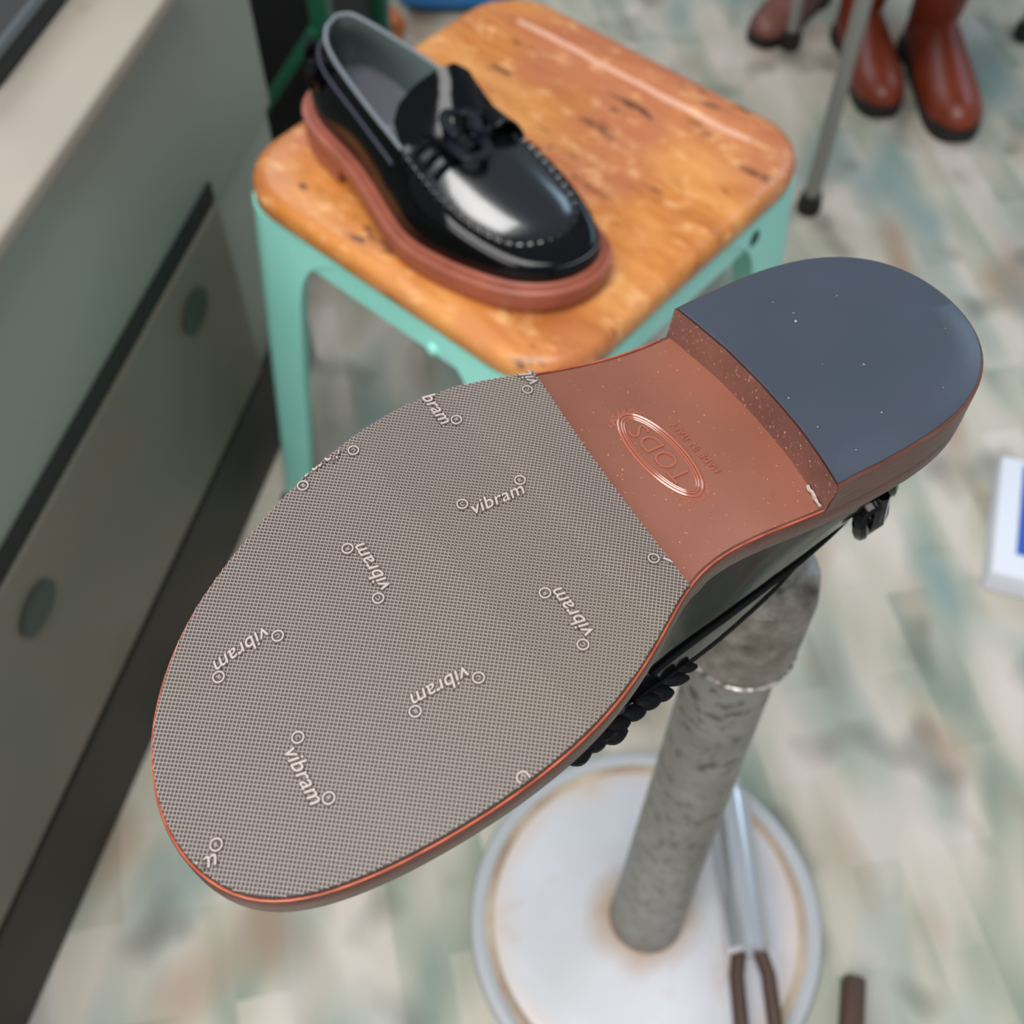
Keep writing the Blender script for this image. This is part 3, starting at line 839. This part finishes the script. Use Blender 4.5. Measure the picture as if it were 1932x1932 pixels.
o = empty('black_bag', (-0.245, 1.72, 0), 0.1, label='dark slate bag on the floor beyond the standing shoe heel', cat='bag')
blob((0, 0, 0.05), 0.075, 0.05, 0.05, 9, p=3.4).out('bag_body', NT('slate_fabric', 0.7, lin(38, 46, 54)).m, o)
g = G(); g.tube([(0.04 * math.cos(t), 0, 0.09 + 0.04 * math.sin(t)) for t in np.linspace(0, math.pi, 14)], 0.005, 8); g.out('handle', M['traydark'], o)

# ------------------------------------------------------------------ white and blue box at the right edge
bx = empty('white_box', (0.545, 0.665, 0), math.radians(-17), label='white cardboard box with a blue panel at the right edge on the floor', cat='box')
g = G(); g.add(*rbox(-0.05, 0.05, -0.075, 0.075, 0.0, 0.035, 0.003)); g.out('box_body', M['white_box'], bx)
g = G(); g.box(-0.028, 0.045, -0.048, 0.066, 0.0348, 0.0356); g.out('blue_panel', M['blue'], bx, smooth=False)

# ------------------------------------------------------------------ boots and chair in the far right
def boot(loc, rz, label, mat, foot_mat, sc=1.0, tall=0.30):
    r = empty('ankle_boot', loc, rz, label=label, cat='boot', group='boots standing in the far right corner')
    # local: toe towards -Y
    def sec(cx, cy, cz, rx, ry, n=20, tilt=0.0):
        return [(sc * (cx + rx * math.cos(2 * math.pi * k / n)), sc * (cy + ry * math.sin(2 * math.pi * k / n)), sc * (cz + tilt * ry * math.sin(2 * math.pi * k / n))) for k in range(n)]
    g = G()
    g.rings([sec(0, 0.035, 0.03, 0.032, 0.040), sec(0, 0.035, 0.06, 0.033, 0.042), sec(0, 0.032, 0.10, 0.036, 0.046), sec(0, 0.034, 0.16, 0.042, 0.052), sec(0, 0.036, 0.22, 0.046, 0.056), sec(0, 0.036, tall, 0.050, 0.060),
             sec(0, 0.036, tall, 0.046, 0.056), sec(0, 0.036, tall - 0.05, 0.044, 0.054)], True, False, True)
    g.out('shaft', mat, r)
    g = G()
    R = []
    for y, w, h in ((0.065, 0.018, 0.045), (0.055, 0.030, 0.060), (0.02, 0.034, 0.075), (-0.03, 0.037, 0.066), (-0.07, 0.041, 0.052), (-0.11, 0.042, 0.042), (-0.145, 0.036, 0.034), (-0.165, 0.022, 0.024), (-0.172, 0.008, 0.014)):
        R.append([(sc * w * math.cos(a), sc * y, sc * (0.022 + max(-0.004, h * math.sin(a)))) for a in [2 * math.pi * k / 20 for k in range(20)]])
    g.rings(R, True, True, True)
    g.out('foot', foot_mat, r)
    def sole(z0, z1, ya, yb, grow):
        P = []
        for k in range(28):
            a = 2 * math.pi * k / 28
            y = (ya + yb) / 2 + (yb - ya) / 2 * math.sin(a); w = (0.036 + 0.008 * max(0, -math.sin(a))) * (abs(math.cos(a)) ** 0.7) + grow
            P.append((sc * math.copysign(w, math.cos(a)), sc * y))
        g = G(); g.rings([[(x, y, sc * z0) for x, y in P], [(x, y, sc * z1) for x, y in P]], True, True, True); return g
    sole(0.010, 0.024, -0.178, 0.072, 0.003).out('sole', M['foot_rubber'], r)
    sole(0.0, 0.012, 0.0, 0.074, 0.001).out('boot_heel', M['foot_rubber'], r)
    sole(0.0, 0.011, -0.170, -0.03, 0.001).out('tread', M['foot_rubber'], r)
    return r
boot((0.492, 1.490, 0), math.radians(4), 'russet red leather boot nearest the grey chair leg, far right', M['boot'], M['boot'], 0.86)
boot((0.585, 1.455, 0), math.radians(3), 'russet red leather boot farthest to the right, toe towards the viewer', M['boot'], M['boot'], 0.95)
boot((0.430, 1.60, 0), math.radians(-40), 'dull pinkish brown boot left of the grey chair leg, far right', M['boot2'], M['boot2'], 0.74, 0.26)
ch = empty('metal_chair', (0.377, 1.165, 0), 0, label='grey tubular steel chair with black feet among the boots, far right', cat='chair')
legs = [((0.0, 0.0), (0.0, 0.0)), ((0.34, 0.02), (0.33, 0.02)), ((0.02, 0.34), (0.02, 0.33)), ((0.36, 0.36), (0.35, 0.35))]
for (fx, fy), (tx, ty) in legs:
    g = G(); g.tube([(fx, fy, 0.012), (fx * .9 + tx * .1, fy * .9 + ty * .1, 0.2), (tx, ty, 0.43)], 0.0095, 14)
    lg = g.out('leg', M['tube'], ch)
    g = G(); g.lathe([(0.008, 0.0), (0.015, 0.001), (0.0155, 0.012), (0.013, 0.026), (0.009, 0.027)], (fx, fy, 0), 18); g.out('rubber_foot', M['foot_rubber'], lg)
g = G(); g.add(*rbox(-0.02, 0.37, -0.02, 0.37, 0.43, 0.455, 0.01)); g.out('seat', M['tube'], ch)

# ------------------------------------------------------------------ shoe stand (iron pole on a round base)
SX, SY = 0.1137, 0.2766
sd = empty('shoe_stand', (SX, SY, 0), 0, label='mottled grey iron cobbler stand on a pale round base under the upturned shoe', cat='stand')
g = G(); g.lathe([(0.02, 0.001), (0.144, 0.001), (0.146, 0.004), (0.1445, 0.009), (0.136, 0.0135), (0.12, 0.0150), (0.05, 0.019), (0.03, 0.021), (0.012, 0.0215)], n=96); g.out('base_plate', M['base'], sd, angle=60)
g = G(); g.lathe([(0.1385, 0.0112), (0.1405, 0.0150), (0.146, 0.0158), (0.1485, 0.0150), (0.1495, 0.0080), (0.1495, 0.0), (0.1440, 0.0), (0.143, 0.009)], n=96)
# make a ring (no caps): rebuild
prof = [(0.1350, 0.0138), (0.1378, 0.0160), (0.1425, 0.0172), (0.1475, 0.0160), (0.1498, 0.0110), (0.1500, 0.0), (0.1440, 0.0), (0.1400, 0.010), (0.1350, 0.0138)]
g = G(); g.rings([[(r * math.cos(2 * math.pi * k / 96), r * math.sin(2 * math.pi * k / 96), z) for k in range(96)] for r, z in prof]); g.out('base_rim', M['rim'], sd)
prof = [(0.1290, 0.0143), (0.1320, 0.0160), (0.1345, 0.0162), (0.1365, 0.0150), (0.133, 0.0125), (0.1290, 0.0143)]
g = G(); g.rings([[(r * math.cos(2 * math.pi * k / 96), r * math.sin(2 * math.pi * k / 96), z) for k in range(96)] for r, z in prof]); g.out('rusty_ring', M['seam'], sd)['label'] = 'rusty tan ring inside the rim'
g = G(); g.lathe([(0.0300, 0.016), (0.0315, 0.020), (0.0305, 0.030), (0.0290, 0.10), (0.0262, 0.26), (0.0240, 0.40), (0.0228, 0.520), (0.020, 0.524)], n=48); g.out('pole', M['iron'], sd)
g = G(); g.lathe([(0.0220, 0.520), (0.0272, 0.5215), (0.0278, 0.530), (0.0275, 0.575), (0.0255, 0.588), (0.0160, 0.592)], n=48); col = g.out('collar', M['collar'], sd)
g = G(); rnd = random.Random(2)
g.tube([((0.0272) * math.cos(t), 0.0272 * math.sin(t), 0.5212) for t in np.linspace(0, 2 * math.pi, 73)[:-1]], lambda i: 0.0010 + 0.0005 * rnd.random(), 8, closed=True); g.out('worn_lip', M['lip'], col)['label'] = 'bright worn lower lip of the collar'
g = G(); g.lathe([(0.015, 0.590), (0.015, 0.60), (0.0125, 0.64), (0.0125, 0.742), (0.010, 0.744)], n=32); g.out('stem', M['iron'], sd)

# steel tool lying on the base
tl = empty('steel_punch', (0.193, 0.325, 0.0), math.radians(1.5), label='polished steel tube tool with dark prongs lying on the round base right of the pole', cat='tool')
Zt = 0.0345
def tubey(pts, nm, mat, n=24):
    g = G(); rings = [[(r * math.cos(2 * math.pi * k / n), y, Zt + r * math.sin(2 * math.pi * k / n)) for k in range(n)] for y, r in pts]
    g.rings(rings, True, True, True); return g.out(nm, mat, tl)
tubey([(0.055, 0.012), (0.052, 0.0165), (0.0, 0.0185), (-0.080, 0.0185), (-0.083, 0.015)], 'steel_sleeve', M['steel'])
tubey([(0.075, 0.006), (0.073, 0.011), (0.054, 0.012), (0.052, 0.010)], 'end_knob', M['steel'])
for sx in (-1, 1):
    g = G(); g.tube([(sx * 0.008, -0.078, Zt), (sx * 0.013, -0.10, Zt), (sx * 0.014, -0.17, Zt - 0.006)], 0.0062, 12); g.out('prong', M['darkiron'], tl)
br = G(); br.add(*rbox(-0.009, 0.009, -0.085, 0.035, 0.0, 0.02, 0.004))
o = br.out('iron_bar', M['darkiron']); o.location = (0.277, 0.195, 0.0); o.rotation_euler = (0, 0, math.radians(-12))
tag(o, 'dark brown iron bar on the floor against the right of the round base', 'bar')

# ------------------------------------------------------------------ wooden stool
ST = empty('wooden_stool', (0.0106, 0.7310, 0), math.radians(48.7), label='mint green metal stool with a worn orange wooden seat', cat='stool')
ZS = 0.445; HS_ = 0.1635
def rsq(h, r, z, n=10):
    pts = []
    for k, (sx, sy) in enumerate(((1, 1), (-1, 1), (-1, -1), (1, -1))):
        for j in range(n + 1):
            a = math.pi / 2 * k + math.pi / 2 * j / n
            pts.append((sx * (h - r) + r * math.cos(a), sy * (h - r) + r * math.sin(a), z))
    return pts
g = G()
def dish(h):   # slight dish of the seat
    return -0.0022 * max(0.0, min(1.0, (0.135 - h) / 0.012)) if h < 0.135 else 0.0
R = [rsq(HS_ - 0.03, 0.03, ZS - 0.024), rsq(HS_ - 0.005, 0.050, ZS - 0.024), rsq(HS_ - 0.0012, 0.053, ZS - 0.021), rsq(HS_, 0.054, ZS - 0.016), rsq(HS_, 0.054, ZS - 0.009),
     rsq(HS_ - 0.0015, 0.0525, ZS - 0.0045), rsq(HS_ - 0.005, 0.050, ZS - 0.0015), rsq(HS_ - 0.011, 0.045, ZS)]
for h in (0.138, 0.134, 0.128, 0.122): R.append(rsq(h, 0.035, ZS + dish(h) * (0 if h > 0.13 else 1)))
for h in (0.10, 0.075, 0.05, 0.02): R.append(rsq(h, h * 0.3, ZS - 0.0022))
g.rings(R, True, True, True)
g.out('seat', M['wood'], ST, angle=40)['label'] = 'worn orange wooden seat'
SEAT_Z = ZS - 0.0022
# apron: mint steel band under the seat
hA = HS_ - 0.004
g = G()
g.rings([rsq(hA, 0.048, ZS - 0.024), rsq(hA, 0.048, ZS - 0.052), rsq(hA - 0.002, 0.046, ZS - 0.052), rsq(hA - 0.002, 0.046, ZS - 0.024), rsq(hA, 0.048, ZS - 0.024)])
g.out('apron', M['mint'], ST, angle=40)
for sx, sy in ((1, 1), (-1, 1), (-1, -1), (1, -1)):
    g = G(); outer = []; inner = []
    zs = [ZS - 0.026, ZS - 0.034, ZS - 0.044, ZS - 0.054, ZS - 0.066, ZS - 0.08, ZS - 0.10, 0.25, 0.12, 0.0]
    for z in zs:
        t = (ZS - 0.026 - z) / (ZS - 0.026)
        sp = 0.020 * t
        w = 0.034 - 0.004 * t + 0.050 * math.exp(-max(0, (ZS - 0.026 - z)) / 0.022)
        c = hA + 0.0008 + sp; r = 0.036 * (1 - t) + 0.012 * t
        for th, lst in ((0.0, outer), (0.0022, inner)):
            P = []
            cc = c - th; rr_ = max(r - th, 0.004)
            P.append((cc, cc - rr_ - w)); 
            for j in range(9):
                a = math.pi / 2 * j / 8
                P.append((cc - rr_ + rr_ * math.cos(a), cc - rr_ + rr_ * math.sin(a)))
            P.append((cc - rr_ - w, cc))
            lst.append([(sx * x, sy * y, z) for x, y in P])
    loops = [o_ + i_[::-1] for o_, i_ in zip(outer, inner)]
    g.rings(loops, True, True, True)
    lg = g.out('leg', M['mint'], ST, angle=40)
    g = G(); c = hA + 0.0008 + 0.020
    g.add(*rbox(-0.014, 0.014, -0.014, 0.014, 0.0, 0.012, 0.004)); g.v = [(x + sx * (c - 0.012), y + sy * (c - 0.012), z) for x, y, z in g.v]
    g.out('foot_cap', M['foot_rubber'], lg)
# dark slot hole on the right-hand face, small bolt on the front-left face
g = G(); g.lathe([(0.0005, 0.0), (0.007, 0.0), (0.0072, 0.0012), (0.0005, 0.0014)], n=20)
g.v = [(0.085 + y * 0.9, -(hA + 0.0006 + 0.0014 - z - 0.0), ZS - 0.046 + x * 1.3) for x, y, z in g.v]
g.out('slot_hole', M['dark_slot'], ST)
g = G(); g.lathe([(0.0005, 0.0), (0.005, 0.0), (0.0045, 0.003), (0.0015, 0.004)], n=16)
g.v = [(-(hA + z), -0.05 + y, ZS - 0.047 + x) for x, y, z in g.v]
g.out('bolt', M['mint'], ST)

# ------------------------------------------------------------------ standing shoe
th = -0.8369
SM = Matrix(((math.cos(th), -math.sin(th), 0, -0.12544), (math.sin(th), math.cos(th), 0, 0.79868), (0, 0, 1, ZS + 0.0003), (0, 0, 0, 1)))
shoe1, put1, d1 = build_loafer('loafer', True, SM, 'black patent loafer with thick russet sole standing on the wooden stool')
oval_logo(put1, d1['inso'], 0.1080, 0.0340, lambda x: d1['zi'](x) , 0.024, 0.0115, math.radians(0), 1, 'TODS', M['binding'], name='insole_stamp', ornament=False, h=0.0008, flipt=1)

# ------------------------------------------------------------------ upturned shoe on the stand
ZU = CAM_H - 0.284
a_ = Vector((-0.80765589, -0.58965411, 0)); b_ = Vector((-0.58965411, 0.80765589, 0)); o_ = Vector((0.15066963, 0.25568528, ZU))
UM = Matrix(((a_.x, b_.x, 0, o_.x), (a_.y, b_.y, 0, o_.y), (0, 0, -1, o_.z), (0, 0, 0, 1)))
shoe2, put2, d2 = build_loafer('resoled_loafer', False, UM, 'upturned black loafer showing its brown sole with grey-brown rubber half sole')
oval_logo(put2, shoe2, 0.1080, 0.0310, d2['bz'], 0.0185, 0.0078, math.radians(92), -1, 'TODS', M['stamp'],
          sub='MADE  IN  ITALY', subpos=(-0.003, -0.0116, 0.0225), name='stamped_oval', h=0.0005, flipt=-1)

# rubber half sole
RF = lambda y: 0.1214 + (0.0780 - y) * 0.1430 + 0.0012 * math.sin(max(0, min(1, (0.0780 - y) / 0.090)) * math.pi)
HP = inset(0.0010)
fore = [tuple(q) for q in HP if q[0] > RF(q[1])]
i0 = max(range(len(fore)), key=lambda i: np.linalg.norm(np.array(fore[i]) - np.array(fore[i - 1])))
fore = fore[i0:] + fore[:i0]
yl, ym = fore[0][1], fore[-1][1]
fr_line = [(RF(y), y) for y in np.linspace(ym, yl, 30)]
HPOLY = np.array(fore + fr_line)
def zr(x):   # rubber face height
    return bottom_fore(x) - 0.0014
def hsring(k, zf):
    c0 = np.array([0, 0.0265])
    out = []
    for p in HPOLY:
        s = np.array([min(max(p[0], 0.165), 0.225), 0.0265]); q = s + (p - s) * k
        out.append((q[0], q[1], zf(q[0])))
    return out
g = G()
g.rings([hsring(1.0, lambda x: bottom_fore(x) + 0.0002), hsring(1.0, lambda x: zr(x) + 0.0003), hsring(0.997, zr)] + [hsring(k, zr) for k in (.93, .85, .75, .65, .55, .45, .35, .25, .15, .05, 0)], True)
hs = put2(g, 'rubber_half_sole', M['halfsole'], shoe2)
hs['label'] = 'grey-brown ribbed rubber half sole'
# crossing ridges
g = G()
pitch = 0.00107; hr_ = 0.00045; wb = 0.00017; wt = 0.00009
cen = np.array([0.205, 0.0265])
small = np.array([p for p in HPOLY])
for ang in (math.radians(45), math.radians(135)):
    d = np.array([math.cos(ang), math.sin(ang)]); n = np.array([-d[1], d[0]])
    for k in range(-95, 96):
        o0 = cen + n * (k * pitch)
        ts = np.arange(-0.115, 0.115, 0.0005)
        pts = o0[None] + ts[:, None] * d[None]
        ins_ = inside(HPOLY, pts)
        j = 0
        while j < len(ts):
            if not ins_[j]: j += 1; continue
            e = j
            while e + 1 < len(ts) and ins_[e + 1]: e += 1
            if e - j >= 3:
                sel = sorted(set(list(range(j, e, 7)) + [e]))
                rings = []
                for q in sel:
                    p = pts[q]; z = zr(p[0])
                    L1 = p - n * wb; R1 = p + n * wb; L2 = p - n * wt; R2 = p + n * wt
                    rings.append([(L1[0], L1[1], z + 0.00005), (L2[0], L2[1], z - hr_), (R2[0], R2[1], z - hr_), (R1[0], R1[1], z + 0.00005)])
                g.rings(rings, closed=False)
            j = e + 1
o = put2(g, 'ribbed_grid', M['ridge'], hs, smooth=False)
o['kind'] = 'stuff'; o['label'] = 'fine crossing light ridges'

# raised lettering of the half sole
V_TXT, F_TXT = text_geo('vibram', 1.0, 0.05, 0.004, 0.22, 1.02)
V_H, F_H = text_geo('vibram', 1.0, 0.05, 0.055, 0.22, 1.02)
V_C, F_C = text_geo('C', 1.0, 0.05, 0.0)
V_R, F_R = text_geo('R', 1.0, 0.05, 0.0)
LG = [((168.3, 42.3), (154.8, 40.1)), ((203.5, 36.9), (202.3, 50.1)), ((167.3, -7.4), (166.3, 6.3)), ((237.5, 44.7), (251.0, 44.7)), ((201.2, 1.8), (214.4, 3.4)), ((248.3, 11.0), (249.8, -3.0)),
      ((156.5, 87.9), (157.6, 74.2)), ((125.3, 73.6), (123.5, 87.4)), ((189.1, 83.4), (203.0, 82.0)), ((291.1, 5.5), (279.6, 1.6)), ((208.6, -33.3), (209.1, -44.8)), ((133.6, -2.0), (120.6, 2.2))]
tw = V_TXT[:, 0].max() - V_TXT[:, 0].min()
for (v0, m0) in LG:
    v0 = np.array(v0) / 1000; m0 = np.array(m0) / 1000
    d = m0 - v0; Lm = 0.0135; d /= np.linalg.norm(d)
    up2 = np.array([d[1], -d[0]])          # seen from below the sole the local frame is mirrored
    g = G()
    sc = Lm * 1.22 / tw
    zo = hr_ + 0.00045
    def P(q, s_, off_u, off_v, c):
        u = (q[0] - c[0]) * s_ + off_u; w_ = (q[1] - c[1]) * s_ + off_v
        p = v0 + d * u + up2 * w_
        z = zr(p[0]) - (zo if q[2] > 0 else 0.0)
        return (p[0], p[1], z)
    vs = [P(q, sc, -Lm * 0.10, 0, (V_TXT[:, 0].min(), 0.27)) for q in V_TXT]
    g.add(vs, F_TXT)
    zo_keep = zo; zo = hr_ + 0.00006
    gh = G(); gh.add([P(q, sc, -Lm * 0.10, 0, (V_TXT[:, 0].min(), 0.27)) for q in V_H], F_H)
    for u0 in (-0.0030, Lm + 0.0021):
        n_ = 28
        gh.add([(lambda p: (p[0], p[1], zr(p[0]) - zo))(v0 + d * (u0 + 0.00205 * math.cos(t)) + up2 * (0.0031 + 0.00205 * math.sin(t))) for t in [2 * math.pi * k / n_ for k in range(n_)]], [tuple(range(n_))])
    zo = hr_ + 0.00045
    for (V_, F_), u0, v_ in (((V_C, F_C), -0.0030, 0.0031), ((V_R, F_R), Lm + 0.0021, 0.0031)):
        cx_ = (V_[:, 0].max() + V_[:, 0].min()) / 2; cy_ = (V_[:, 1].max() + V_[:, 1].min()) / 2
        g.add([P(q, 0.0018, u0, v_, (cx_, cy_)) for q in V_], F_)
        n_ = 28; rin, rout = 0.00132, 0.00172
        rg = []
        for r_, zz in ((rin, 0.0), (rin, zo), (rout, zo), (rout, 0.0)):
            rg.append([(lambda p: (p[0], p[1], zr(p[0]) - zz))(v0 + d * (u0 + r_ * math.cos(t)) + up2 * (v_ + r_ * math.sin(t))) for t in [2 * math.pi * k / n_ for k in range(n_)]])
        g.rings(rg)
    def clip(gg):
        va = np.array(gg.v); ok = inside(HPOLY, va[:, :2])
        ff = [f for f in gg.f if all(ok[i] for i in f)]
        used = sorted({i for f in ff for i in f}); mp_ = {i: k for k, i in enumerate(used)}
        g2 = G(); g2.v = [gg.v[i] for i in used]; g2.f = [tuple(mp_[i] for i in f) for f in ff]
        return g2
    g2, g3 = clip(g), clip(gh)
    if not g2.f: continue
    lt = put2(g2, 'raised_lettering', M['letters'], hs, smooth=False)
    if g3.f:
        k = len(g2.v)
        # flat dark halo standing in for the shade around the raised letters
        me = lt.data
        vv = g2.v + g3.v; ff = g2.f + [tuple(i + k for i in f) for f in g3.f]
        nm = bpy.data.meshes.new('raised_lettering'); nm.from_pydata([tuple(map(float, q)) for q in vv], [], ff)
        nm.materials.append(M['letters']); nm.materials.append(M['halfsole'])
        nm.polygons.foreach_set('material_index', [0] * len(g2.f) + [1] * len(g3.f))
        lt.data = nm

# iron last foot inside the upturned shoe (part of the stand)
lf = []
LM = UM.copy()
Q = inset(0.0175)
def lastpt(p, k, dz):
    s = spine(p); q = s + (p - s) * k
    x = 0.012 + (q[0] - 0.012) * 0.62
    w = LM @ Vector((x, 0.0265 + (q[1] - 0.0265) * 0.8, feather_fore(x) + 0.0055 + dz))
    return (w.x - SX, w.y - SY, w.z)
g = G()
g.rings([[lastpt(p, k, dz) for p in Q] for k, dz in ((0.3, 0.0), (0.9, 0.0), (1.0, 0.003), (0.95, 0.010), (0.6, 0.016))], True, True, True)
g.out('last_foot', M['iron'], sd)
